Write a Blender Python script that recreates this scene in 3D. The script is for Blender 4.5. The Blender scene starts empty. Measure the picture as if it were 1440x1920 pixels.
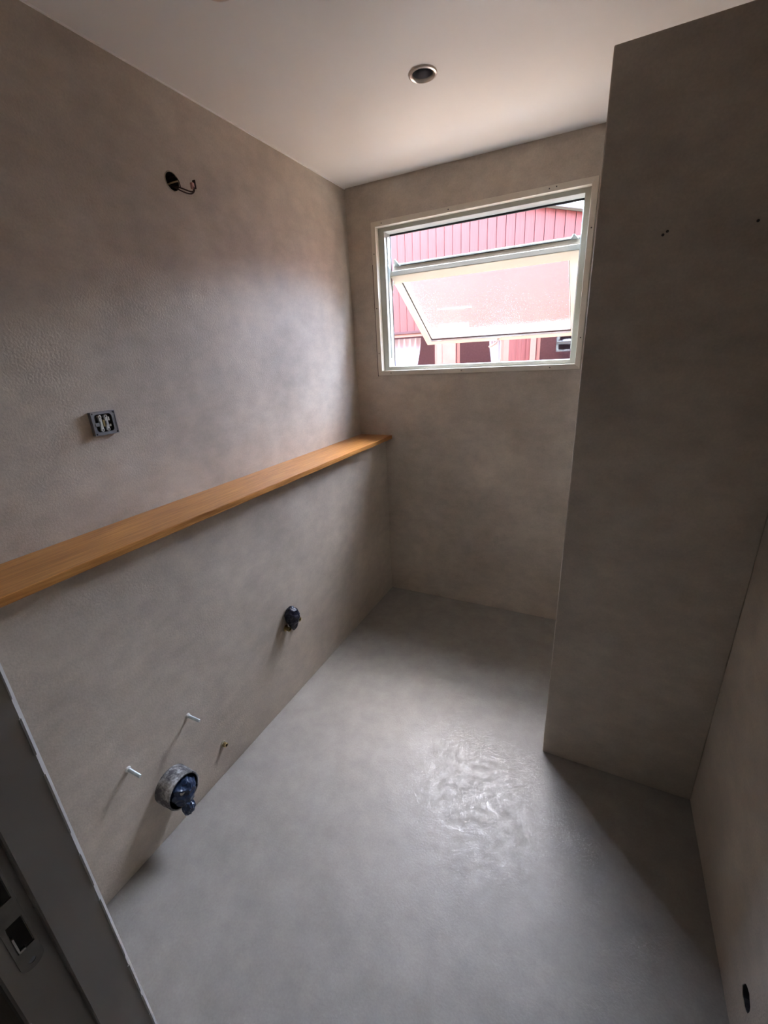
import bpy, bmesh, math, random
from mathutils import Vector, Matrix, noise
from mathutils.geometry import tessellate_polygon

# ------------------------------------------------------------------ camera, sky, sun, exposure
scene = bpy.context.scene
col = scene.collection
CAM = Vector((1.3728, 0.0, 1.5419))
YAW, PITCH, ROLL = -0.4764, -0.3482, -0.0537
fwd = Vector((math.sin(YAW)*math.cos(PITCH), math.cos(YAW)*math.cos(PITCH), math.sin(PITCH)))
rgt = Vector((math.cos(YAW), -math.sin(YAW), 0))
upv = rgt.cross(fwd)
r2 = math.cos(ROLL)*rgt + math.sin(ROLL)*upv
u2 = -math.sin(ROLL)*rgt + math.cos(ROLL)*upv
cam_d = bpy.data.cameras.new('camera')
cam_d.sensor_fit = 'HORIZONTAL'; cam_d.sensor_width = 36.0
cam_d.lens = 36.0*801.62/1440.0
cam_d.clip_start = 0.01; cam_d.clip_end = 300
cam = bpy.data.objects.new('camera', cam_d); col.objects.link(cam)
cam.matrix_world = Matrix(((r2.x, u2.x, -fwd.x, CAM.x), (r2.y, u2.y, -fwd.y, CAM.y),
                           (r2.z, u2.z, -fwd.z, CAM.z), (0, 0, 0, 1)))
scene.camera = cam

SUN_EL, SUN_AZ = math.radians(66), math.radians(183)
world = bpy.data.worlds.new('sky'); scene.world = world; world.use_nodes = True
wn = world.node_tree.nodes; wl = world.node_tree.links; wn.clear()
wo = wn.new('ShaderNodeOutputWorld'); bg = wn.new('ShaderNodeBackground')
sk = wn.new('ShaderNodeTexSky'); sk.sky_type = 'NISHITA'; sk.sun_disc = False
sk.sun_elevation = SUN_EL; sk.sun_rotation = math.pi - SUN_AZ; sk.air_density = 1.2; sk.dust_density = 1.1; sk.ozone_density = 1.0
hs_n = wn.new('ShaderNodeHueSaturation'); hs_n.inputs['Saturation'].default_value = 0.75
wl.new(sk.outputs[0], hs_n.inputs['Color']); wl.new(hs_n.outputs[0], bg.inputs[0]); wl.new(bg.outputs[0], wo.inputs[0])
bg.inputs[1].default_value = 1.5
por_d = bpy.data.lights.new('window_portal', 'AREA'); por_d.shape = 'RECTANGLE'; por_d.size = 1.0; por_d.size_y = 0.70
por_d.cycles.is_portal = True
por = bpy.data.objects.new('window_portal', por_d); col.objects.link(por)
por.location = (0.706, 2.512, 1.83); por.rotation_euler = (-math.pi/2, 0, 0)     # faces into the room

# thin high haze hides the sun itself: all light is sky light
vs = scene.view_settings
vs.view_transform = 'Standard'; vs.look = 'None'; vs.gamma = 1.0; vs.use_curve_mapping = False
vs.exposure = 3.15
cy = scene.cycles
cy.max_bounces = 8; cy.diffuse_bounces = 5; cy.glossy_bounces = 4; cy.transmission_bounces = 6; cy.transparent_max_bounces = 8
cy.use_denoising = True; cy.adaptive_threshold = 0.035; cy.sample_clamp_indirect = 8.0; cy.caustics_reflective = False

# ------------------------------------------------------------------ room measures (metres)
L = 2.397        # inner face of the window wall
H = 2.40         # ceiling
R = 1.8055       # right wall
D = 0.1733       # face of the low pipe casing wall on the left
HS = 1.082       # top of the oak shelf
PX, PY, HP = 1.306, 1.4204, 2.1943   # free end, face and top of the partition
YF0, YF1 = 0.041, 0.158              # doorway wall
WT = 0.115                           # window wall thickness

# ------------------------------------------------------------------ helpers
class MB:
    def __init__(s): s.v = []; s.f = []
    def add(s, verts, faces):
        n = len(s.v); s.v += [tuple(v) for v in verts]; s.f += [tuple(i+n for i in f) for f in faces]; return s
    def box(s, x0, x1, y0, y1, z0, z1, M=None):
        vv = [Vector((x, y, z)) for x in (x0, x1) for y in (y0, y1) for z in (z0, z1)]
        if M: vv = [M @ v for v in vv]
        return s.add(vv, [(0,1,3,2),(4,6,7,5),(0,4,5,1),(2,3,7,6),(0,2,6,4),(1,5,7,3)])
    def ring(s, a0, a1, b0, b1, wl_, wr, wb, wt, f):
        """rectangular ring; f(a, b, k) -> point, k = 0 front, 1 back"""
        o = [(a0,b0),(a1,b0),(a1,b1),(a0,b1)]; i = [(a0+wl_,b0+wb),(a1-wr,b0+wb),(a1-wr,b1-wt),(a0+wl_,b1-wt)]
        vv = [f(*p, 0) for p in o]+[f(*p, 0) for p in i]+[f(*p, 1) for p in o]+[f(*p, 1) for p in i]
        ff = []
        for k in range(4):
            m = (k+1) % 4
            ff += [(k,m,4+m,4+k), (8+k,12+k,12+m,8+m), (k,8+k,8+m,m), (4+k,4+m,12+m,12+k)]
        return s.add(vv, ff)
    def lathe(s, prof, M, n=32, cap0=False, cap1=False):
        """profile [(r, h)] revolved round local z of M"""
        vv = []; ff = []
        for (r, h) in prof:
            for k in range(n):
                a = 2*math.pi*k/n; vv.append(M @ Vector((r*math.cos(a), r*math.sin(a), h)))
        for j in range(len(prof)-1):
            for k in range(n):
                m = (k+1) % n; ff.append((j*n+k, j*n+m, (j+1)*n+m, (j+1)*n+k))
        if cap0: ff.append(tuple(range(n))[::-1])
        if cap1: ff.append(tuple((len(prof)-1)*n+k for k in range(n)))
        return s.add(vv, ff)
    def tube(s, pts, rad, n=8):
        pts = [Vector(p) for p in pts]; vv = []; ff = []
        rads = rad if isinstance(rad, (list, tuple)) else [rad]*len(pts)
        for i, p in enumerate(pts):
            t = (pts[min(i+1, len(pts)-1)]-pts[max(i-1, 0)]).normalized()
            a = t.cross(Vector((0.31, 0.2, 0.93))).normalized(); b = t.cross(a)
            for k in range(n):
                w = 2*math.pi*k/n; vv.append(p+(a*math.cos(w)+b*math.sin(w))*rads[i])
        for j in range(len(pts)-1):
            for k in range(n):
                m = (k+1) % n; ff.append((j*n+k, j*n+m, (j+1)*n+m, (j+1)*n+k))
        ff += [tuple(range(n))[::-1], tuple((len(pts)-1)*n+k for k in range(n))]
        return s.add(vv, ff)
    def prism(s, poly, f):
        """closed polygon [(a,b)], f(a,b,k) -> point"""
        n = len(poly); vv = [f(a, b, 0) for a, b in poly]+[f(a, b, 1) for a, b in poly]
        ff = [tuple(range(n))[::-1], tuple(range(n, 2*n))]+[(k, (k+1) % n, n+(k+1) % n, n+k) for k in range(n)]
        return s.add(vv, ff)
    def build(s, name, mat, parent=None, bevel=0, smooth=False, seg=2):
        me = bpy.data.meshes.new(name); bm = bmesh.new()
        bv = [bm.verts.new(v) for v in s.v]
        for f in s.f:
            try: bm.faces.new([bv[i] for i in f])
            except ValueError: pass
        bmesh.ops.recalc_face_normals(bm, faces=bm.faces[:])
        if bevel:
            es = [e for e in bm.edges if len(e.link_faces) == 2 and e.calc_face_angle(0) > 0.6]
            bmesh.ops.bevel(bm, geom=es, offset=bevel, segments=seg, profile=0.5, affect='EDGES')
        if smooth:
            for f in bm.faces: f.smooth = True
            for e in bm.edges:
                if len(e.link_faces) == 2 and e.calc_face_angle(0) > 0.7: e.smooth = False
        bm.to_mesh(me); bm.free(); me.materials.append(mat)
        o = bpy.data.objects.new(name, me); col.objects.link(o)
        if parent: o.parent = parent; o.matrix_parent_inverse = parent.matrix_world.inverted()
        return o

def panel(name, mat, f, outer, holes, kind='structure'):
    """slab from outer polygon with real holes; f(a,b,k) -> world point"""
    loops = [outer]+holes
    flat = [p for lp in loops for p in lp]
    tris = tessellate_polygon([[Vector((a, b, 0)) for a, b in lp] for lp in loops])
    n = len(flat); m = MB()
    ff = [tuple(t) for t in tris]+[tuple(i+n for i in t[::-1]) for t in tris]
    st = 0
    for lp in loops:
        c = len(lp)
        for k in range(c): ff.append((st+k, st+(k+1) % c, n+st+(k+1) % c, n+st+k))
        st += c
    m.add([f(a, b, 0) for a, b in flat]+[f(a, b, 1) for a, b in flat], ff)
    o = m.build(name, mat)
    if kind: o['kind'] = kind
    return o

def circ(a, b, r, n=28, jit=0, seed=0, ry=None):
    rnd = random.Random(seed)
    return [(a+r*(1+rnd.uniform(-jit, jit))*math.cos(2*math.pi*k/n), b+(ry or r)*(1+rnd.uniform(-jit, jit))*math.sin(2*math.pi*k/n)) for k in range(n)]

def empty(name, loc):
    o = bpy.data.objects.new(name, None); o.empty_display_size = 0.05; col.objects.link(o); o.location = loc
    bpy.context.view_layer.update(); return o

def tag(o, label=None, cat=None, group=None, kind=None):
    if label: o['label'] = label
    if cat: o['category'] = cat
    if group: o['group'] = group
    if kind: o['kind'] = kind
    return o

def frame_z(origin, axis):
    """matrix whose local z is axis"""
    M = Vector(axis).normalized().to_track_quat('Z', 'Y').to_matrix().to_4x4(); M.translation = Vector(origin); return M

# ------------------------------------------------------------------ materials
def new_mat(name):
    m = bpy.data.materials.new(name); m.use_nodes = True
    nt = m.node_tree; b = nt.nodes['Principled BSDF']; return m, nt, b

def tex_noise(nt, scale, detail=4, rough=0.55, stretch=None):
    tc = nt.nodes.new('ShaderNodeTexCoord'); t = nt.nodes.new('ShaderNodeTexNoise')
    t.inputs['Scale'].default_value = scale; t.inputs['Detail'].default_value = detail; t.inputs['Roughness'].default_value = rough
    if stretch:
        mp = nt.nodes.new('ShaderNodeMapping'); mp.inputs['Scale'].default_value = stretch
        nt.links.new(tc.outputs['Object'], mp.inputs[0]); nt.links.new(mp.outputs[0], t.inputs['Vector'])
    else: nt.links.new(tc.outputs['Object'], t.inputs['Vector'])
    return t.outputs['Fac']

def ramp(nt, fac, stops):
    r = nt.nodes.new('ShaderNodeValToRGB'); nt.links.new(fac, r.inputs[0])
    while len(r.color_ramp.elements) < len(stops): r.color_ramp.elements.new(0.5)
    for e, (p, c) in zip(r.color_ramp.elements, stops):
        e.position = p; e.color = (*c, 1) if len(c) == 3 else c
    return r.outputs[0]

def mixc(nt, fac, a, b, mode='MIX'):
    m = nt.nodes.new('ShaderNodeMix'); m.data_type = 'RGBA'; m.blend_type = mode
    if isinstance(fac, (int, float)): m.inputs[0].default_value = fac
    else: nt.links.new(fac, m.inputs[0])
    for k, v in ((6, a), (7, b)):
        if hasattr(v, 'is_output'): nt.links.new(v, m.inputs[k])
        else: m.inputs[k].default_value = (*v, 1)
    return m.outputs[2]

def bump(nt, b, facs, dist=0.002):
    prev = None
    for fac, st in facs:
        n = nt.nodes.new('ShaderNodeBump'); n.inputs['Strength'].default_value = st; n.inputs['Distance'].default_value = dist
        nt.links.new(fac, n.inputs['Height'])
        if prev: nt.links.new(prev, n.inputs['Normal'])
        prev = n.outputs[0]
    nt.links.new(prev, b.inputs['Normal'])

def plain(name, c, rough=0.5, metal=0.0, var=0.06, scale=30, bmp=0.0, spec=None):
    m, nt, b = new_mat(name)
    n = tex_noise(nt, scale)
    lo = tuple(x*(1-var) for x in c); hi = tuple(min(1, x*(1+var)) for x in c)
    nt.links.new(ramp(nt, n, [(0.3, lo), (0.7, hi)]), b.inputs['Base Color'])
    b.inputs['Roughness'].default_value = rough; b.inputs['Metallic'].default_value = metal
    if spec is not None: b.inputs['Specular IOR Level'].default_value = spec
    if bmp: bump(nt, b, [(tex_noise(nt, scale*4), bmp)])
    return m

def cement(name, c, rough=(0.45, 0.6), grain=0.10, patch=0.10, trowel=0.05, rscale=None):
    """trowelled micro-cement: clouds of tone, brush drags, fine grain"""
    m, nt, b = new_mat(name)
    big = tex_noise(nt, 2.2, 3, 0.6); mid = tex_noise(nt, 11, 4, 0.65, (1, 1, 1.6)); fine = tex_noise(nt, 160, 1, 0.6)
    lo = tuple(x*(1-patch) for x in c); hi = tuple(x*(1+patch) for x in c)
    a = ramp(nt, big, [(0.32, lo), (0.68, hi)])
    a2 = mixc(nt, 1.0, a, ramp(nt, mid, [(0.35, (0.90, 0.90, 0.90)), (0.65, (1.07, 1.07, 1.07))]), 'MULTIPLY')
    a3 = mixc(nt, 1.0, a2, ramp(nt, fine, [(0.3, (0.95, 0.95, 0.95)), (0.7, (1.04, 1.04, 1.04))]), 'MULTIPLY')
    nt.links.new(a3, b.inputs['Base Color'])
    rn = tex_noise(nt, rscale, 3, 0.7) if rscale else mid
    mr = nt.nodes.new('ShaderNodeMapRange'); nt.links.new(rn, mr.inputs[0])
    mr.inputs[1].default_value = 0.3; mr.inputs[2].default_value = 0.7; mr.inputs[3].default_value = rough[0]; mr.inputs[4].default_value = rough[1]
    nt.links.new(mr.outputs[0], b.inputs['Roughness'])
    bump(nt, b, [(fine, grain), (rn, trowel)], 0.003)
    return m

M = {}
M['wall'] = cement('microcement_wall', (0.510, 0.438, 0.360), (0.45, 0.62), 0.22, 0.14)
M['floor'] = cement('microcement_floor', (0.320, 0.300, 0.272), (0.30, 0.62), 0.10, 0.06, 0.16, 34)
M['ceiling'] = plain('white_ceiling_paint', (0.84, 0.82, 0.79), 0.55, var=0.015, scale=3, bmp=0.05)
M['hall'] = plain('hall_plaster', (0.42, 0.38, 0.34), 0.7, var=0.05, scale=4)
M['hallfloor'] = plain('hall_boards', (0.30, 0.25, 0.20), 0.6, var=0.1, scale=6)
M['cream'] = plain('cream_window_paint', (0.40, 0.36, 0.29), 0.35, var=0.02, scale=12)
M['casing'] = plain('beige_casing_paint', (0.66, 0.60, 0.50), 0.5, var=0.04, scale=20)
M['white'] = plain('white_lacquer', (0.46, 0.47, 0.42), 0.35, var=0.02, scale=12)
M['jamb'] = plain('grey_white_door_paint', (0.46, 0.43, 0.39), 0.45, var=0.03, scale=8)
M['black'] = plain('black_rubber', (0.02, 0.018, 0.02), 0.6, var=0.1)
M['dark'] = plain('dark_void', (0.03, 0.025, 0.02), 0.8, var=0.3)
M['steel'] = plain('zinc_steel', (0.30, 0.31, 0.34), 0.38, 0.85, 0.12, 60)
M['brushed'] = plain('brushed_nickel', (0.62, 0.56, 0.50), 0.28, 0.9, 0.05, 40)
M['plate'] = plain('dull_strike_metal', (0.30, 0.28, 0.25), 0.45, 0.6, 0.1, 60)
M['brass'] = plain('dull_brass', (0.42, 0.33, 0.16), 0.4, 0.9, 0.2, 60)
M['bagblue'] = plain('dark_blue_plastic', (0.014, 0.032, 0.075), 0.30, var=0.3, scale=50, spec=0.6)
M['bagnavy'] = plain('navy_tape', (0.010, 0.012, 0.028), 0.3, var=0.3, scale=60)
M['label'] = plain('paper_label', (0.50, 0.47, 0.40), 0.6, var=0.1, scale=80)
M['paper'] = plain('white_sticker', (0.85, 0.86, 0.88), 0.6, var=0.02)
M['copper'] = plain('pink_connector', (0.55, 0.28, 0.24), 0.4, var=0.1, scale=60)
M['wire'] = plain('brown_cable', (0.05, 0.025, 0.018), 0.5, var=0.2)
M['wireye'] = plain('straw_cable', (0.28, 0.22, 0.11), 0.5, var=0.2)
M['plaster'] = plain('pale_box_rim', (0.42, 0.36, 0.26), 0.7, var=0.2, scale=120)
M['porcelain'] = plain('pale_contact_block', (0.60, 0.59, 0.55), 0.35, var=0.15, scale=90)
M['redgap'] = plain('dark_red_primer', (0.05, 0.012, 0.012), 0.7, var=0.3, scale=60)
M['ground'] = plain('pale_paving', (0.24, 0.17, 0.11), 0.9, var=0.12, scale=3)
M['roof'] = plain('grey_roofing', (0.10, 0.105, 0.115), 0.7, var=0.1, scale=6)
M['trim'] = plain('red_window_trim', (0.20, 0.085, 0.06), 0.6, var=0.06, scale=10)
M['intdark'] = plain('dim_room', (0.16, 0.12, 0.17), 0.9, var=0.1)  # interior dimness and purple pane reflection put into the room colour
M['galv'] = plain('galvanised', (0.55, 0.60, 0.60), 0.35, 0.8, 0.1, 60)

def red_boards(name, c):
    m, nt, b = new_mat(name)
    g = tex_noise(nt, 9, 5, 0.6, (9, 9, 0.5)); h = tex_noise(nt, 1.2, 3)
    a = ramp(nt, g, [(0.3, tuple(x*0.82 for x in c)), (0.7, tuple(x*1.15 for x in c))])
    nt.links.new(mixc(nt, 1.0, a, ramp(nt, h, [(0.3, (0.92, 0.92, 0.92)), (0.7, (1.06, 1.06, 1.06))]), 'MULTIPLY'), b.inputs['Base Color'])
    b.inputs['Roughness'].default_value = 0.75; bump(nt, b, [(g, 0.25)]); return m
M['red'] = red_boards('falu_red_boards', (0.128, 0.034, 0.027))

def oak():
    m, nt, b = new_mat('oiled_oak')
    g = tex_noise(nt, 14, 6, 0.6, (7, 0.35, 7)); st = tex_noise(nt, 60, 4, 0.6, (6, 0.12, 6)); bl = tex_noise(nt, 3, 3, 0.5, (3, 0.8, 3))
    a = ramp(nt, g, [(0.30, (0.34, 0.135, 0.032)), (0.55, (0.49, 0.220, 0.060)), (0.75, (0.57, 0.285, 0.090))])
    a = mixc(nt, 1.0, a, ramp(nt, st, [(0.35, (0.80, 0.76, 0.70)), (0.6, (1.05, 1.05, 1.05))]), 'MULTIPLY')
    a = mixc(nt, 1.0, a, ramp(nt, bl, [(0.3, (0.88, 0.85, 0.80)), (0.7, (1.08, 1.08, 1.08))]), 'MULTIPLY')
    nt.links.new(a, b.inputs['Base Color']); b.inputs['Roughness'].default_value = 0.36
    bump(nt, b, [(st, 0.12)], 0.001); return m
M['oak'] = oak()

def limey_pipe():
    m, nt, b = new_mat('cement_smeared_pipe')
    n = tex_noise(nt, 55, 5, 0.7); n2 = tex_noise(nt, 14, 3)
    mm = nt.nodes.new('ShaderNodeMath'); mm.operation = 'ADD'; nt.links.new(n, mm.inputs[0]); nt.links.new(n2, mm.inputs[1])
    hf = nt.nodes.new('ShaderNodeMath'); hf.operation = 'MULTIPLY'; hf.inputs[1].default_value = 0.5; nt.links.new(mm.outputs[0], hf.inputs[0])
    nt.links.new(ramp(nt, hf.outputs[0], [(0.42, (0.07, 0.065, 0.07)), (0.50, (0.24, 0.23, 0.22)), (0.58, (0.50, 0.50, 0.50))]), b.inputs['Base Color'])
    b.inputs['Roughness'].default_value = 0.7; bump(nt, b, [(n, 0.6)], 0.002); return m
M['pipe'] = limey_pipe()

def rain_glass():
    m, nt, b = new_mat('textured_glass')
    b.inputs['Base Color'].default_value = (0.96, 0.97, 0.98, 1)
    b.inputs['Transmission Weight'].default_value = 1.0; b.inputs['Roughness'].default_value = 0.03; b.inputs['IOR'].default_value = 1.35
    tc = nt.nodes.new('ShaderNodeTexCoord'); v = nt.nodes.new('ShaderNodeTexVoronoi'); v.inputs['Scale'].default_value = 150
    nt.links.new(tc.outputs['Object'], v.inputs['Vector'])
    bump(nt, b, [(v.outputs['Distance'], 0.18), (tex_noise(nt, 60, 3), 0.06)], 0.004); return m
M['glass'] = rain_glass()

def clear_pane():
    m, nt, b = new_mat('house_pane'); out = nt.nodes['Material Output']; nt.nodes.remove(b)
    tr = nt.nodes.new('ShaderNodeBsdfTransparent'); tr.inputs[0].default_value = (0.85, 0.88, 0.92, 1)
    gl = nt.nodes.new('ShaderNodeBsdfGlossy'); gl.inputs['Roughness'].default_value = 0.01
    lw = nt.nodes.new('ShaderNodeLayerWeight'); lw.inputs[0].default_value = 0.5
    pw = nt.nodes.new('ShaderNodeMath'); pw.operation = 'POWER'; pw.inputs[1].default_value = 4.0; nt.links.new(lw.outputs['Facing'], pw.inputs[0])
    fr = nt.nodes.new('ShaderNodeMath'); fr.operation = 'MULTIPLY_ADD'; fr.inputs[1].default_value = 0.85; fr.inputs[2].default_value = 0.07; nt.links.new(pw.outputs[0], fr.inputs[0])
    mx = nt.nodes.new('ShaderNodeMixShader')
    nt.links.new(fr.outputs[0], mx.inputs[0]); nt.links.new(tr.outputs[0], mx.inputs[1]); nt.links.new(gl.outputs[0], mx.inputs[2])
    nt.links.new(mx.outputs[0], out.inputs[0]); return m
M['pane'] = clear_pane()

def sheer():
    m, nt, b = new_mat('sheer_curtain')
    b.inputs['Base Color'].default_value = (0.80, 0.82, 0.80, 1); b.inputs['Roughness'].default_value = 0.9
    n = tex_noise(nt, 200, 2); nt.links.new(ramp(nt, n, [(0.2, (0.74, 0.76, 0.74)), (0.8, (0.86, 0.88, 0.86))]), b.inputs['Base Color']); return m
M['sheer'] = sheer()

# ------------------------------------------------------------------ the room
def fx(x0, x1): return lambda a, b, k: Vector(((x0, x1)[k], a, b))     # a = y, b = z
def fy(y0, y1): return lambda a, b, k: Vector((a, (y0, y1)[k], b))     # a = x, b = z
def fz(z0, z1): return lambda a, b, k: Vector((a, b, (z0, z1)[k]))     # a = x, b = y
def rect(a0, a1, b0, b1): return [(a0, b0), (a1, b0), (a1, b1), (a0, b1)]
E_ = 0.14
m = MB(); m.box(-E_, R+E_, YF0, L+WT, -0.12, 0); m.build('floor', M['floor'])['kind'] = 'structure'
DL = [(0.731, 1.684), (0.431, 1.092)]                                     # downlights
panel('ceiling', M['ceiling'], fz(H, H+0.12), rect(-E_, R+E_, YF0, L+WT), [circ(x, y, 0.035) for x, y in DL])
BOXC = (1.245, 2.128); BOXR = 0.0275                                      # cable box in the left wall
panel('wall_left', M['wall'], fx(0, -E_), rect(YF0, L+WT, 0, H), [circ(*BOXC, BOXR, 24, 0.03, 4)])
m = MB(); m.box(0, D, YF1, L, 0, HS-0.0235); m.build('wall_ledge', M['wall'], bevel=0.002)['kind'] = 'structure'
WX0, WX1, WZ0, WZ1 = 0.151, 1.255, 1.436, 2.2205
panel('wall_back', M['wall'], fy(L, L+WT), rect(0, R, 0, H), [rect(WX0, WX1, WZ0, WZ1)])
HOLE = (0.803, 0.150)
rag = circ(HOLE[0], HOLE[1], 0.026, 22, 0.10, 8, 0.024)
panel('wall_right', M['wall'], fx(R, R+E_), rect(YF0, L+WT, 0, H), [rag])
PHOLES = [(1.461, 1.791), (1.4695, 1.7975), (1.647, 1.792)]
def partition():
    m = MB(); m.box(PX, R, PY, PY+0.10, 0, HP); o = m.build('wall_partition', M['wall'], bevel=0.003); o['kind'] = 'structure'
partition()
# the doorway wall we stand in, and the dim hall behind us
DX0, DX1 = 0.782, 1.70
panel('wall_front', M['wall'], fy(YF1-0.004, YF0+0.004), [(0, 0), (DX0-0.03, 0), (DX0-0.03, 2.12), (DX1+0.03, 2.12), (DX1+0.03, 0), (R, 0), (R, H), (0, H)], [])
m = MB(); m.box(-1.0, 2.9, -1.9, YF0, -0.12, 0); m.build('floor_hall', M['hallfloor'])['kind'] = 'structure'
m = MB(); m.box(-1.0, 2.9, -1.9, YF0, H, H+0.12); m.build('ceiling_hall', M['ceiling'])['kind'] = 'structure'
m = MB(); m.box(-1.12, -1.0, -1.9, YF0, 0, H); m.build('wall_hall_left', M['hall'])['kind'] = 'structure'
m = MB(); m.box(2.9, 3.02, -1.9, YF0, 0, H); m.build('wall_hall_right', M['hall'])['kind'] = 'structure'
m = MB(); m.box(-1.0, 2.9, -2.02, -1.9, 0, H); m.build('wall_hall_rear', M['hall'])['kind'] = 'structure'
m = MB(); m.box(-1.0, -E_, YF0-0.1, YF0, 0, H); m.build('wall_hall_side', M['hall'])['kind'] = 'structure'
m = MB(); m.box(R+E_, 2.9, YF0-0.1, YF0, 0, H); m.build('wall_hall_end', M['hall'])['kind'] = 'structure'

# bead of pale filler where the left wall meets the ceiling
m = MB(); m.box(0.0, 0.0045, YF1, L, H-0.0035, H); m.build('trim_1', M['ceiling'])['kind'] = 'structure'

# ------------------------------------------------------------------ door frame beside the camera
door = tag(empty('door_1', (DX0, YF1, 0)), kind='structure')
def fjam(z0, z1): return lambda a, b, k: Vector((a, b, (z0, z1)[k]))
XS = 0.794
# profile of the left jamb: chamfered room edge, stop, rebate, outer corner
ch = 0.0055
prof = [(XS-0.055, YF1), (XS-ch, YF1), (XS, YF1-ch), (XS, 0.0975), (XS-0.002, 0.0955), (XS-0.014, 0.0955), (XS-0.014, 0.044), (XS-0.017, 0.041), (XS-0.055, 0.041)]
MB().prism(prof, fjam(0, 2.10)).build('jamb', M['jamb'], door)
XR = DX0+DX1-XS
MB().prism([(XR+XS-a, b) for a, b in prof], fjam(0, 2.10)).build('jamb', M['jamb'], door)
m = MB(); m.box(XS-0.055, XR+0.055, 0.041, YF1, 2.10, 2.14); m.build('head', M['jamb'], door, bevel=0.003)
m = MB(); m.box(DX0-0.01, DX1+0.01, 0.041, YF1-0.005, -0.002, 0.004); m.build('threshold', M['jamb'], door, bevel=0.002)
# narrow edge strip of dried filler along the room arris
rnd = random.Random(3)
m = MB(); zz = 0.30
while zz < 1.5:
    h = rnd.uniform(0.05, 0.16); w = rnd.uniform(0.0005, 0.0016)
    m.box(XS-0.0005, XS+0.0008, YF1-ch-w, YF1-ch+0.001, zz, zz+h); zz += h+rnd.uniform(0.0, 0.05)
m.build('filler_edge', M['jamb'], door)
# strike plate, set into the rebate face (x = XS-0.014)
xp = XS-0.014
pl = panel('strike_plate', M['plate'], fx(xp+0.0016, xp), 
           [(0.0595+0.013*math.cos(t)+0.013, 0.8220+0.013*math.sin(t)) for t in [math.pi+math.pi*k/12 for k in range(13)]] +
           [(0.0725+0.013*math.cos(t), 1.0150+0.013*math.sin(t)) for t in [math.pi*k/12 for k in range(13)]],
           [rect(0.0645, 0.0825, 0.8480, 0.9000), rect(0.0645, 0.0825, 0.9350, 0.9900), circ(0.0725, 0.8225, 0.0042, 12)], None)
pl.parent = door; pl.matrix_parent_inverse = door.matrix_world.inverted()
m = MB(); m.box(xp, xp+0.0009, 0.0655, 0.0815, 0.8490, 0.8990); m.build('latch_mortise', M['dark'], pl)
m = MB(); m.box(xp, xp+0.0009, 0.0655, 0.0815, 0.9360, 0.9890); m.build('bolt_mortise', M['dark'], pl)
m = MB(); m.box(xp, xp+0.004, 0.0650, 0.0670, 0.8500, 0.8800); m.box(xp, xp+0.004, 0.0650, 0.0725, 0.8500, 0.8530); m.build('latch_tongue', M['brushed'], pl)
m = MB(); m.lathe([(0.0, 0.0008), (0.0040, 0.0006), (0.0041, 0)], frame_z((xp+0.0005, 0.0725, 0.8225), (1, 0, 0)), 14); m.build('screw', M['steel'], pl)

# ------------------------------------------------------------------ window
win = tag(empty('window_1', (0.703, L, WZ0)), kind='structure')
CW = 0.025
g = 0.001
y0, y1 = L-0.007, L+0.030
def mitre(a0, a1, b0, b1, w, side, f):
    o = [(a0, b0), (a1, b0), (a1, b1), (a0, b1)]; i = [(a0+w, b0+w), (a1-w, b0+w), (a1-w, b1-w), (a0+w, b1-w)]
    k, n = side, (side+1) % 4
    return MB().prism([o[k], o[n], i[n], i[k]], f)
cas = [mitre(WX0+g, WX1-g, WZ0+g, WZ1-g, CW, k, fy(y0, y1)).build('casing', M['casing'], win, bevel=0.0012) for k in range(4)]
def screw(x, z, par):
    m = MB(); m.lathe([(0, 0.0006), (0.0026, 0.0004), (0.0030, 0)], frame_z((x, y0, z), (0, -1, 0)), 10); m.build('screw', M['dark'], par)
for x in (0.215, 0.585, 1.055): screw(x, WZ1-0.013, cas[2])
screw(1.085, WZ1-0.010, cas[2])
for x in (0.235, 0.66, 1.115): screw(x, WZ0+0.013, cas[0])
for z in (1.56, 1.80, 2.07): screw(WX0+0.012, z, cas[3])
for z in (1.58, 2.03): screw(WX1-0.012, z, cas[1])
FX0, FX1, FZ0, FZ1 = 0.210, 1.203, 1.482, 2.176
m = MB(); m.ring(WX0+g, WX1-g, WZ0+g, WZ1-g, FX0-WX0, WX1-FX1, FZ0-WZ0, WZ1-FZ1, fy(L+0.030, L+0.112)); m.build('frame', M['white'], win, bevel=0.002)
# dark weather strip round the outer rebate
m = MB(); m.box(FX0, FX1, L+0.101, L+0.110, FZ1-0.009, FZ1); m.build('weather_strip', M['black'], win)
m = MB(); m.box(FX0, FX0+0.0035, L+0.104, L+0.110, FZ0, FZ1-0.009); m.build('weather_strip', M['black'], win)
m = MB(); m.box(WX0-0.0045, WX0-0.0005, L-0.0015, L+0.001, WZ0-0.004, WZ1-0.20); m.build('paint_edge', M['redgap'], win)
m = MB(); m.box(FX0, FX0+0.006, L+0.060, L+0.075, FZ0+0.05, FZ1-0.02); m.build('slide_rail', M['galv'], win, bevel=0.001)
m = MB(); m.box(FX1-0.006, FX1, L+0.060, L+0.075, FZ0+0.05, FZ1-0.02); m.build('slide_rail', M['galv'], win, bevel=0.001)

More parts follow.
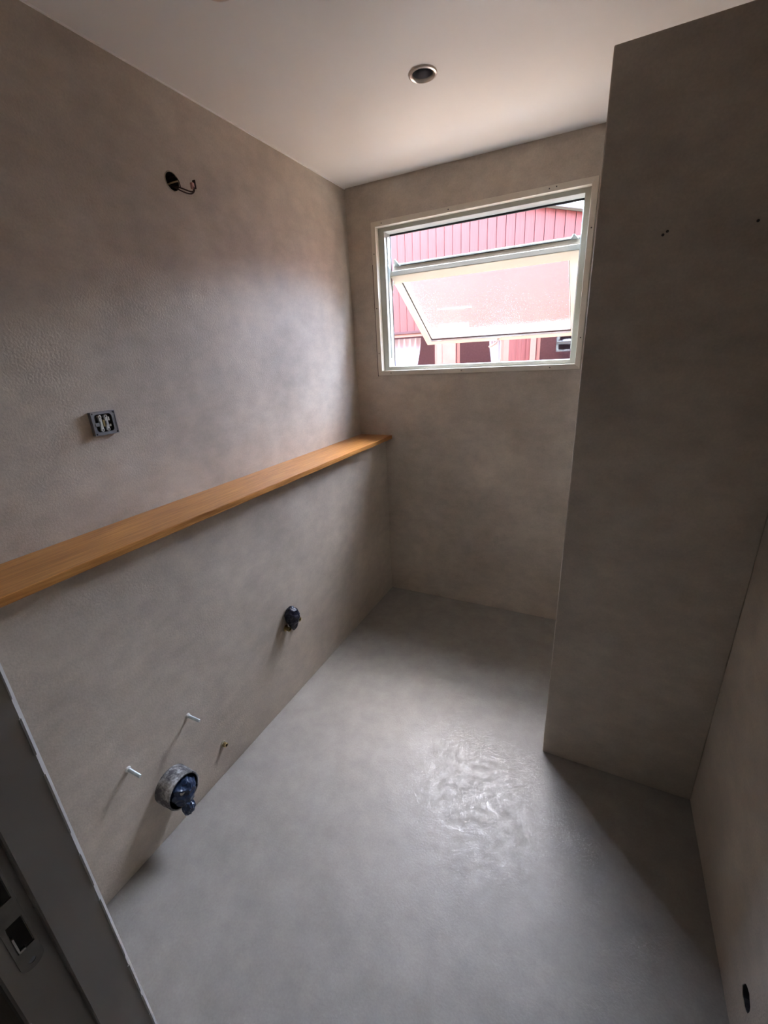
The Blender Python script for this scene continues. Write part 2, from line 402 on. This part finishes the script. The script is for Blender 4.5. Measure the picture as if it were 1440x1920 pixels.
# sash: top has slid down, bottom swung far out
O = Vector((0, 2.482, 1.967)); V = Vector((0, 0.845, -0.535)).normalized(); N = Vector((0, -V.z*-1*-1, V.y))   # N points outwards/up
N = Vector((0, 0.535, 0.845)).normalized()
def S(x, v, t): return Vector((x, 0, 0)) + Vector((0, O.y, O.z)) + V*v + N*t
def fs(t0, t1): return lambda a, b, k: S(a, b, (t0, t1)[k])
SX0, SX1, SL = 0.213, 1.199, 0.681
GX0, GX1, GV0, GV1 = 0.256, 1.153, 0.074, 0.645
m = MB(); m.ring(SX0, SX1, 0, SL, 0.040, 0.046, 0.062, 0.036, fs(0, 0.034)); sash = m.build('sash', M['white'], win, bevel=0.003)
m = MB(); m.ring(SX0+0.004, SX1-0.004, 0.006, SL-0.004, 0.034, 0.040, 0.055, 0.030, fs(0.038, 0.066)); m.build('outer_sash', M['cream'], sash, bevel=0.002)
m = MB(); m.ring(SX0+0.007, SX1-0.007, 0.009, SL-0.008, 0.03, 0.03, 0.03, 0.026, fs(0.034, 0.038)); m.build('gasket', M['plaster'], sash)
m = MB(); m.ring(SX0+0.002, SX1-0.002, 0.003, SL-0.002, 0.030, 0.036, 0.05, 0.028, fs(0.069, 0.080)); m.build('cladding', M['galv'], sash, bevel=0.001)
m = MB(); m.ring(SX0+0.006, SX1-0.006, 0.008, SL-0.006, 0.025, 0.03, 0.03, 0.02, fs(0.066, 0.069)); m.build('cladding_gap', M['black'], sash)
m = MB(); m.ring(SX0+0.040, SX1-0.046, 0.062, SL-0.036, 0.0045, 0.0045, 0.0045, 0.0045, fs(0.014, 0.030)); m.build('glazing_bead', M['black'], sash)
m = MB(); m.ring(SX0+0.0445, SX1-0.0505, 0.0665, SL-0.0405, 0.006, 0.002, 0.003, 0.008, fs(0.016, 0.020)); m.build('spacer', M['galv'], sash)
m = MB(); m.prism(rect(SX0+0.041, SX1-0.047, 0.063, SL-0.037), fs(0.022, 0.027)); m.build('glass', M['glass'], sash)
m = MB(); m.prism([(0.345, 0.500), (0.545, 0.500), (0.535, 0.618), (0.333, 0.622)], fs(0.0205, 0.0215)); m.build('sticker', M['paper'], sash)
m = MB(); m.prism([(0.400, 0.345), (0.600, 0.352), (0.600, 0.359), (0.400, 0.353)], fs(0.0205, 0.0215)); m.build('white_line', M['paper'], sash)  # thin white line across the pane
# handle in the middle of the bottom rail
m = MB(); m.prism(rect(0.700, 0.730, 0.640, 0.666), fs(-0.007, 0.0))
m.tube([S(0.715, 0.653, -0.004), S(0.712, 0.653, -0.022), S(0.703, 0.660, -0.032), S(0.680, 0.672, -0.040), S(0.655, 0.682, -0.042)], [0.007, 0.007, 0.008, 0.0075, 0.006], 10)
m.build('handle', M['white'], sash, smooth=True)
# bracket on the top edge and the scissor arms at both sides
m = MB(); m.prism([(0.226, 0.0), (0.262, 0.0), (0.250, -0.052), (0.243, -0.052)], fs(0.060, 0.064)); m.build('bracket', M['galv'], sash)
m = MB(); m.prism([(1.150, 0.0), (1.186, 0.0), (1.169, -0.030), (1.162, -0.030)], fs(0.060, 0.064)); m.build('bracket', M['galv'], sash)
for x0, x1 in ((FX0+0.0005, FX0+0.0025), (FX1-0.0025, FX1-0.0005)):
    a = Vector((0, L+0.072, 1.80)); b_ = S(0, 0.05, 0.012)
    t = (b_-a).normalized(); nrm = Vector((0, -t.z, t.y))*0.007
    m = MB(); pts = [a-nrm, b_-nrm, b_+nrm, a+nrm]
    m.add([p+Vector((x0, 0, 0)) for p in pts]+[p+Vector((x1, 0, 0)) for p in pts], [(0,1,2,3),(7,6,5,4),(0,4,5,1),(1,5,6,2),(2,6,7,3),(3,7,4,0)])
    m.build('hinge_arm', M['galv'], sash)

# ------------------------------------------------------------------ outside: our own house's skin, paving, the red house opposite
YX = L+WT
GZ = -0.35
panel('wall_exterior', M['red'], fy(YX+0.001, YX+0.025), rect(-7, 8, GZ, 5.2), [rect(WX0, WX1, WZ0, WZ1)])  # unseen upper part, raised to shade the facade opposite
m = MB(); m.box(-7, 8, -4.5, YX+0.10, 5.2, 5.4); m.build('roof_own', M['roof'])['kind'] = 'structure'
m = MB(); m.box(-4, 5, YX+0.026, YX+0.21, 2.55, 2.63); m.build('shade_canopy', M['roof'])['kind'] = 'structure'  # unseen eave strip, added to cut steep sky light on the sash
m = MB(); m.box(-14, 14, YX+0.026, 30, GZ-0.2, GZ); m.build('ground', M['ground'])['kind'] = 'structure'

YH = L+5.0
house = tag(empty('red_house', (-1.0, YH, GZ)), 'red timber house with vertical board cladding seen through the open window', 'house')
RX, RZ, SLP = -1.6, 3.365+0.268*2.086, 0.268                     # ridge of the gable, roof slope
def roof_z(x): return RZ-SLP*abs(x-RX)
BW = 0.1347; X0 = -2.057-BW*24
wins = [(-2.42, -1.25), (-0.916, -0.14), (0.36, 1.42)]
WTOP, WBOT = 1.90, 0.75
rb = random.Random(11)
for k in range(58):
    xa = X0+k*BW; xb = xa+BW-0.011; xm = (xa+xb)/2
    if abs(xm-RX) > 5.2: continue
    over = [w for w in wins if xb > w[0]-0.10 and xa < w[1]+0.10]
    zt = roof_z(xm)-0.02
    dz = rb.uniform(-0.002, 0.003)
    segs = [(WTOP+0.03, zt)] + ([] if over else [(GZ+0.25, WTOP+0.028)])
    for j, (za, zb) in enumerate(segs):
        hi = (zb+SLP*BW/2*(1 if xm < RX else -1)*-1 if j == 0 else zb); lo = (zb-SLP*BW/2*(1 if xm < RX else -1)*-1 if j == 0 else zb)
        # each board laps its neighbour: one long edge stands proud
        ya, yb = YH-0.024-dz, YH-0.010-dz
        vv = [(xa, ya, za), (xb, yb, za), (xb, YH, za), (xa, YH, za), (xa, ya, hi), (xb, yb, lo), (xb, YH, lo), (xa, YH, hi)]
        if j == 1: vv = [(x, y-0.0, z) for x, y, z in vv]
        MB().add(vv, [(0,1,5,4),(1,2,6,5),(2,3,7,6),(3,0,4,7),(4,5,6,7),(0,3,2,1)]).build('board', M['red'], house)
XL, XRR = RX-5.2, RX+5.2
# sheathing behind the boards, open at the windows, and dark rooms
zl = roof_z(XL)-0.01
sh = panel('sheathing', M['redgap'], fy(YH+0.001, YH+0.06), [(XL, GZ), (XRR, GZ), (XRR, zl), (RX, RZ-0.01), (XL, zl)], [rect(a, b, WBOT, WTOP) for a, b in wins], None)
sh.parent = house; sh.matrix_parent_inverse = house.matrix_world.inverted()
m = MB(); m.box(XL, XRR, YH-0.055, YH, WTOP-0.012, WTOP+0.030); m.build('drip_board', M['redgap'], house, bevel=0.003)
m = MB(); m.box(XL, XRR, YH-0.03, YH, GZ, GZ+0.25); m.build('plinth', M['ground'], house)
for sgn in (-1, 1):
    xe = RX+sgn*5.5
    m = MB(); m.add([(RX, YH-0.10, RZ), (xe, YH-0.10, roof_z(xe)), (xe, YH-0.10, roof_z(xe)+0.055), (RX, YH-0.10, RZ+0.055),
                     (RX, YH+7, RZ), (xe, YH+7, roof_z(xe)), (xe, YH+7, roof_z(xe)+0.10), (RX, YH+7, RZ+0.10)],
                    [(0,1,2,3),(7,6,5,4),(0,4,5,1),(1,5,6,2),(2,6,7,3),(3,7,4,0)])
    m.build('roof', M['roof'], house)
for xa, xb in ((XL-9.0, XL-0.02), (XRR+0.02, XRR+9.0)):  # unseen blocks added to keep low side sky off the left wall
    ya = YH-3.0 if xa > 0 else YH+0.2
    m = MB(); m.box(xa, xb, ya, YH+6, GZ, 4.2); m.box(xa-0.1, xb+0.1, ya-0.3, YH+6, 4.2, 4.35); m.build('light_blocker', M['red'], house)
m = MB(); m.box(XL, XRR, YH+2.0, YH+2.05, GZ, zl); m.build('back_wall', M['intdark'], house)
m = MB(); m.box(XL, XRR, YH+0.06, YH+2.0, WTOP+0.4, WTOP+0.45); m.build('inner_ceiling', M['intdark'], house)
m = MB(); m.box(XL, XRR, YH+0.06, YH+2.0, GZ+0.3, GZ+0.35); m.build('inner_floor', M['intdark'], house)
def curtain(x0t, x1t, x0b, x1b, zt, zb, name, par):
    m = MB(); n = 40; rows = 10; vv = []; ff = []
    for j in range(rows+1):
        v = j/rows; e = v**1.6
        for i in range(n+1):
            u = i/n; xa = x0t+(x0b-x0t)*e; xb = x1t+(x1b-x1t)*e
            vv.append((xa+(xb-xa)*u, YH+0.16+0.022*math.sin(u*34+v*1.5), zt+(zb-zt)*v))
    for j in range(rows):
        for i in range(n): ff.append((j*(n+1)+i, j*(n+1)+i+1, (j+1)*(n+1)+i+1, (j+1)*(n+1)+i))
    m.add(vv, ff); return m.build(name, M['sheer'], par, smooth=True)
for k, (a, b) in enumerate(wins):
    m = MB(); m.ring(a-0.09, b+0.09, WBOT-0.09, WTOP-0.013, 0.085, 0.085, 0.09, 0.05, fy(YH-0.035, YH-0.001))
    w = m.build('window', M['trim'], house, bevel=0.004)
    m = MB(); m.ring(a+0.001, b-0.001, WBOT+0.001, WTOP-0.001, 0.05, 0.05, 0.05, 0.06, fy(YH+0.004, YH+0.055)); m.build('window_frame', M['trim'], w, bevel=0.003)
    m = MB(); m.box(a+0.04, b-0.04, YH+0.030, YH+0.034, WBOT+0.04, WTOP-0.05); m.build('pane', M['pane'], w)
    if k == 0: curtain(-2.20, -1.62, -2.20, -1.86, WTOP-0.08, WBOT+0.1, 'curtain', w)
    if k == 1: curtain(-0.42, -0.19, -0.26, -0.19, WTOP-0.08, WBOT+0.1, 'curtain', w)
m = MB(); m.box(-1.165, -1.000, YH-0.030, YH-0.001, WBOT-0.1, WTOP-0.013); m.build('board', M['trim'], house, bevel=0.003)
for xa, xb in ((-0.050, 0.055), (0.062, 0.130), (0.138, 0.205), (0.212, 0.268)):
    m = MB(); m.add([(xa, YH-0.034, WBOT-0.1), (xb, YH-0.012, WBOT-0.1), (xb, YH-0.001, WBOT-0.1), (xa, YH-0.001, WBOT-0.1),
                     (xa, YH-0.034, WTOP-0.013), (xb, YH-0.012, WTOP-0.013), (xb, YH-0.001, WTOP-0.013), (xa, YH-0.001, WTOP-0.013)],
                    [(0,1,5,4),(1,2,6,5),(2,3,7,6),(3,0,4,7),(4,5,6,7),(0,3,2,1)])
    m.build('board', M['red'], house)

# ------------------------------------------------------------------ oak shelf on the low wall
m = MB(); m.box(0.001, 0.2215, YF1+0.002, L-0.0015, HS-0.0228, HS)
tag(m.build('wooden_shelf', M['oak'], bevel=0.0022), 'long oiled oak shelf board capping the low wall along the left side', 'shelf')

# ------------------------------------------------------------------ downlights
def downlight(x, y, label):
    t = tag(empty('recessed_downlight', (x, y, H)), label, 'downlight', 'recessed ceiling downlights')
    Mz = frame_z((x, y, H), (0, 0, -1))
    MB().lathe([(0.0335, -0.002), (0.0335, 0.001), (0.036, 0.0045), (0.041, 0.0065), (0.0455, 0.0050), (0.0470, 0.0005), (0.0470, 0.0)], Mz, 40).build('trim_ring', M['brushed'], t, smooth=True)
    MB().lathe([(0.0335, -0.002), (0.0325, -0.006), (0.0300, -0.012), (0.0270, -0.040), (0.0265, -0.045), (0.0, -0.046)], Mz, 36).build('reflector_cup', M['steel'], t, smooth=True)
    MB().lathe([(0.0, -0.018), (0.012, -0.019), (0.022, -0.022), (0.0262, -0.027), (0.0262, -0.040)], Mz, 32).build('lamp_lens', M['black'], t, smooth=True)
downlight(*DL[0], 'round recessed downlight with metal ring in the ceiling in front of the window')
downlight(*DL[1], 'recessed downlight cut off by the top edge of the photo, above the left wall')

# ------------------------------------------------------------------ open cable box high on the left wall
cb = tag(empty('cable_outlet', (0, BOXC[0], BOXC[1])), 'open round cable outlet with loose brown wires high on the left wall', 'outlet')
Mx = frame_z((0, BOXC[0], BOXC[1]), (1, 0, 0))
MB().lathe([(0.0262, 0.0), (0.0268, 0.0022), (0.0285, 0.0020), (0.0298, 0.0003)], Mx, 28).build('box_rim', M['plaster'], cb, smooth=True)
MB().lathe([(0.0265, 0.0), (0.0262, -0.045), (0.0, -0.045)], Mx, 28).build('box_cup', M['dark'], cb, smooth=True)
yb_, zb_ = BOXC
def bez(p, n=16):
    out = []
    for i in range(n+1):
        t = i/n; q = [Vector(a) for a in p]
        while len(q) > 1: q = [q[j].lerp(q[j+1], t) for j in range(len(q)-1)]
        out.append(q[0])
    return out
MB().tube(bez([(-0.030, yb_-0.004, zb_-0.004), (0.01, yb_+0.004, zb_-0.012), (0.045, yb_+0.010, zb_-0.050), (0.060, yb_+0.040, zb_-0.044), (0.050, yb_+0.044, zb_-0.012)]), 0.0022, 8).build('wire', M['wire'], cb, smooth=True)
MB().tube(bez([(-0.030, yb_+0.006, zb_-0.006), (0.02, yb_+0.010, zb_-0.010), (0.040, yb_+0.030, zb_-0.030), (0.055, yb_+0.038, zb_-0.040), (0.052, yb_+0.040, zb_-0.014)]), 0.0022, 8).build('wire', M['wire'], cb, smooth=True)
MB().tube(bez([(-0.030, yb_-0.010, zb_-0.010), (0.004, yb_-0.022, zb_-0.014), (0.012, yb_-0.002, zb_-0.002), (0.004, yb_+0.024, zb_+0.006)]), 0.0024, 8).build('wire', M['wireye'], cb, smooth=True)
MB().tube(bez([(-0.030, yb_+0.010, zb_+0.012), (0.006, yb_+0.010, zb_+0.026), (0.014, yb_+0.020, zb_+0.012), (0.006, yb_+0.026, zb_-0.012)]), 0.0014, 8).build('wire', M['wire'], cb, smooth=True)
m = MB(); m.box(0.043, 0.053, yb_+0.034, yb_+0.044, zb_-0.020, zb_-0.002); m.build('connector', M['copper'], cb, bevel=0.001)
m = MB(); m.box(0.041, 0.054, yb_+0.0475, yb_+0.0505, zb_-0.018, zb_+0.008); m.build('connector_lever', M['wire'], cb, bevel=0.0008)

# ------------------------------------------------------------------ uncovered wall socket
SY, SZ = 0.806, 1.394
so = tag(empty('wall_socket', (0, SY, SZ)), 'square wall socket without its cover, metal insert showing, on the left wall', 'socket')
fxs = lambda x0, x1: fx(x0, x1)
def rrect(a, b, ha, hb, r, n=5):
    out = []
    for cx_, cy_, s in ((ha-r, hb-r, 0), (-ha+r, hb-r, 1), (-ha+r, -hb+r, 2), (ha-r, -hb+r, 3)):
        for k in range(n+1):
            t = math.pi/2*(s+k/n); out.append((a+cx_+r*math.cos(t), b+cy_+r*math.sin(t)))
    return out
p_ = panel('mounting_plate', M['steel'], fx(0.0125, 0.0095), rrect(SY, SZ, 0.0365, 0.0345, 0.003), [rrect(SY-0.001, SZ+0.001, 0.0265, 0.0265, 0.009)] +
           [circ(SY+a, SZ+b, 0.0022, 10) for a in (-0.0315, 0.0315) for b in (-0.030, 0.030)], None)
p_.parent = so; p_.matrix_parent_inverse = so.matrix_world.inverted()
m = MB(); m.ring(SY-0.0368, SY+0.0368, SZ-0.0348, SZ+0.0348, 0.0016, 0.0016, 0.0016, 0.0016, fx(0.0, 0.0138)); m.build('surface_frame', M['steel'], so)
m = MB(); m.box(0.0, 0.0045, SY-0.034, SY+0.034, SZ-0.033, SZ+0.033); m.build('back_plate', M['dark'], so)
for dy in (-0.0105, 0.0075):
    mm = MB()
    for dz in (-0.0195, 0.0195):
        mm.lathe([(0.0022, 0.0125), (0.0048, 0.0125), (0.0054, 0.0115), (0.0056, 0.004)], frame_z((0, SY+dy, SZ+dz), (1, 0, 0)), 14)
    mm.box(0.004, 0.0115, SY+dy-0.0042, SY+dy+0.0042, SZ-0.016, SZ+0.016)
    mm.box(0.004, 0.0135, SY+dy-0.0025, SY+dy+0.0025, SZ-0.006, SZ+0.007)
    c_ = mm.build('contact_strip', M['porcelain'], so)
    for dz in (-0.0195, 0.0195): MB().lathe([(0.0, 0.0105), (0.0024, 0.0105), (0.0024, 0.004)], frame_z((0, SY+dy, SZ+dz), (1, 0, 0)), 10).build('screw', M['black'], c_)
m = MB(); m.box(0.004, 0.0105, SY+0.0135, SY+0.0185, SZ+0.006, SZ+0.017); m.box(0.004, 0.0105, SY+0.0150, SY+0.0195, SZ-0.012, SZ-0.005); m.build('terminal', M['porcelain'], so, bevel=0.0008)
m = MB(); m.box(0.004, 0.0115, SY-0.0045, SY+0.0020, SZ-0.011, SZ+0.010); m.build('terminal', M['brass'], so, bevel=0.0008)
m = MB(); m.box(0.009, 0.0150, SY-0.0300, SY-0.0185, SZ-0.008, SZ+0.003); m.build('claw', M['steel'], so, bevel=0.001)

# ------------------------------------------------------------------ threaded bolts, plug, drain and water pipes on the low wall
def bolt(y, z, label):
    m = MB(); prof = []
    n = 30
    for k in range(n+1):
        h = 0.006+0.052*k/n; prof.append((0.0056 if k % 2 else 0.0049, h))
    prof += [(0.0038, 0.0592), (0.0, 0.0592)]
    t = tag(empty('mounting_bolt', (D, y, z)), label, 'bolt', 'threaded toilet mounting bolts')
    m.lathe(prof, frame_z((D, y, z), (1, 0, 0)), 14); m.build('threaded_rod', M['galv'], t, smooth=False)
    MB().lathe([(0.0095, 0.0), (0.0088, 0.004), (0.0052, 0.0065)], frame_z((D, y, z), (1, 0, 0)), 18).build('collar', M['porcelain'], t, smooth=True)
bolt(0.723, 0.381, 'threaded metal bolt sticking out of the low wall, above and right of the drain pipe')
bolt(0.497, 0.378, 'threaded metal bolt in the low wall, left of the drain pipe, nearest the door frame')

t = tag(empty('pipe_stub', (D, 0.832, 0.134)), 'short hollow pipe stub just above the floor, right of the drain pipe', 'pipe')
MB().lathe([(0.0055, 0.018), (0.0085, 0.018), (0.0090, 0.016), (0.0090, 0.0)], frame_z((D, 0.832, 0.136), (1, 0.0, 0)), 18).build('stub_tube', M['brass'], t, smooth=True)
MB().lathe([(0.0055, 0.018), (0.0055, 0.004), (0.0, 0.004)], frame_z((D, 0.832, 0.136), (1, 0, 0)), 14).build('bore', M['dark'], t, smooth=True)
MB().lathe([(0.0090, 0.004), (0.0125, 0.003), (0.0140, 0.0)], frame_z((D, 0.832, 0.136), (1, 0, 0)), 18).build('collar', M['plaster'], t, smooth=True)

DY, DZ, DRr, DLn = 0.605, 0.188, 0.061, 0.066
dr = tag(empty('drain_pipe', (D, DY, DZ)), 'wide toilet drain pipe smeared with cement, low on the left wall', 'pipe')
Md = frame_z((D, DY, DZ), (1, 0, 0))
MB().lathe([(DRr-0.006, DLn-0.004), (DRr-0.005, DLn), (DRr-0.001, DLn), (DRr, DLn-0.004), (DRr, DLn-0.030), (DRr+0.0015, DLn-0.032), (DRr+0.0015, 0.0)], Md, 48).build('pipe_wall', M['pipe'], dr, smooth=True)
MB().lathe([(DRr-0.006, DLn-0.004), (DRr-0.007, 0.004), (0, 0.004)], Md, 48).build('pipe_bore', M['black'], dr, smooth=True)
def lump(name, fn, mat, parent, sub=4, amp=0.004, freq=38, seed=0.0, ridge=True):
    bm = bmesh.new(); bmesh.ops.create_icosphere(bm, subdivisions=sub, radius=1.0)
    for v in bm.verts:
        d = v.co.normalized(); p = fn(d)
        q = p*freq+Vector((seed, seed*1.7, -seed))
        n1 = noise.noise(q); n2 = noise.noise(q*2.3)
        k = (1-2.4*abs(n1))*0.7+(1-2.4*abs(n2))*0.3 if ridge else n1
        v.co = p+d*amp*k
    me = bpy.data.meshes.new(name); bm.to_mesh(me); bm.free(); me.materials.append(mat)
    o = bpy.data.objects.new(name, me); col.objects.link(o)
    if parent: o.parent = parent; o.matrix_parent_inverse = parent.matrix_world.inverted()
    return o
bag = tag(empty('plastic_bag', (D+DLn, DY, DZ-0.03)), 'crumpled dark blue plastic bag stuffed into the drain pipe', 'plastic bag')
def bagfn(d):
    # d.x = out of the wall; upper part stays inside the pipe mouth, lower part sags over the rim
    p = Vector((D+DLn-0.014+0.030*d.x, DY+0.001+0.043*d.y, DZ-0.001+0.043*d.z))
    sag = max(0.0, -d.z)**1.5*max(0.0, d.x-0.05)*1.35
    p.x += 0.018*sag; p.z -= 0.024*sag
    pinch = 1-0.50*sag; p.y = DY-0.004*sag+(p.y-DY)*pinch
    return p
lump('bag_body', bagfn, M['bagblue'], bag, 5, 0.0075, 32, 2.0)
def tailfn(d):
    return Vector((D+DLn+0.015+0.014*d.x-0.004*d.z, DY-0.008+(0.020-0.004*d.z)*d.y, DZ-0.054+0.027*d.z+0.003*d.x))
lump('bag_knot', tailfn, M['bagblue'], bag, 4, 0.005, 80, 5.0)
def lab(d):
    return Vector((D+DLn+0.0125+0.0022*d.x-0.010*max(d.z, 0)*0.4, DY-0.010+0.0125*d.y, DZ+0.016+0.0085*d.z+0.003*d.y))
lump('paper_scrap', lab, M['label'], bag, 3, 0.001, 90, 1.0)

wp = tag(empty('water_pipe', (D, 1.292, 0.43)), 'capped water pipe pair wrapped in navy plastic, halfway along the low wall', 'pipe')
for (yy, zz, ln) in ((1.272, 0.388, 0.026), (1.345, 0.398, 0.030)):
    Mw = frame_z((D, yy, zz), (1, 0, 0))
    MB().lathe([(0.0145, 0.0), (0.0145, 0.004), (0.0095, 0.0055), (0.0090, ln-0.006), (0.0110, ln-0.006), (0.0110, ln), (0.0060, ln), (0.0060, ln-0.010), (0, ln-0.010)], Mw, 18).build('brass_fitting', M['brass'], wp, smooth=True)
def wfn(d):
    p = Vector((D+0.030+0.030*d.x, 1.296+0.030*d.y, 0.447+0.044*d.z))
    low = max(0.0, -d.z); p.y = 1.296+(p.y-1.296)*(1-0.45*low**2)-0.004*low; p.z -= 0.026*low**3
    return p
lump('plastic_wrap', wfn, M['bagnavy'], wp, 5, 0.0055, 42, 7.0)
MB().tube([(D+0.002, 1.300, 0.455), (D+0.03, 1.300, 0.452)], 0.020, 16).build('pipe_end', M['pipe'], wp, smooth=True)

# ------------------------------------------------------------------ little wall plugs in the partition, hole in the right wall
lab_p = ['tiny wall plug in the partition, left of the touching pair', 'tiny wall plug in the partition, right of the touching pair', 'single tiny wall plug at the right-hand edge of the partition']
for (x, z), lb in zip(PHOLES, lab_p):
    t = tag(empty('wall_plug', (x, PY, z)), lb, 'wall plug', 'wall plugs in the partition')
    Mp = frame_z((x, PY, z), (0, -1, 0))
    MB().lathe([(0.0016, 0.0008), (0.0025, 0.0010), (0.0033, 0.0)], Mp, 12).build('plug_rim', M['dark'], t, smooth=True)
    MB().lathe([(0.0, 0.0003), (0.0016, 0.0008)], Mp, 12).build('plug_bore', M['black'], t)
bx_ = tag(empty('pipe_hole', (R, HOLE[0], HOLE[1])), 'ragged dark hole low in the right wall, in the bottom right corner', 'hole')
nr = len(rag); ctr = HOLE
m = MB(); m.add([(R+0.0015, ctr[0]+(a-ctr[0])*0.985, ctr[1]+(b-ctr[1])*0.985) for a, b in rag]+[(R+0.07, a, b) for a, b in [(ctr[0]+(a-ctr[0])*0.97, ctr[1]+(b-ctr[1])*0.97) for a, b in rag]],
      [(k, (k+1) % nr, nr+(k+1) % nr, nr+k) for k in range(nr)]+[tuple(range(nr, 2*nr))])
m.build('hole_shade_liner', M['black'], bx_)  # black liner: the shade inside the hole is put into its colour
MB().tube(bez([(R+0.060, HOLE[0]-0.01, HOLE[1]+0.012), (R+0.01, HOLE[0]+0.008, HOLE[1]-0.004), (R+0.03, HOLE[0], HOLE[1]-0.022)]), 0.004, 8).build('cable_end', M['dark'], bx_, smooth=True)
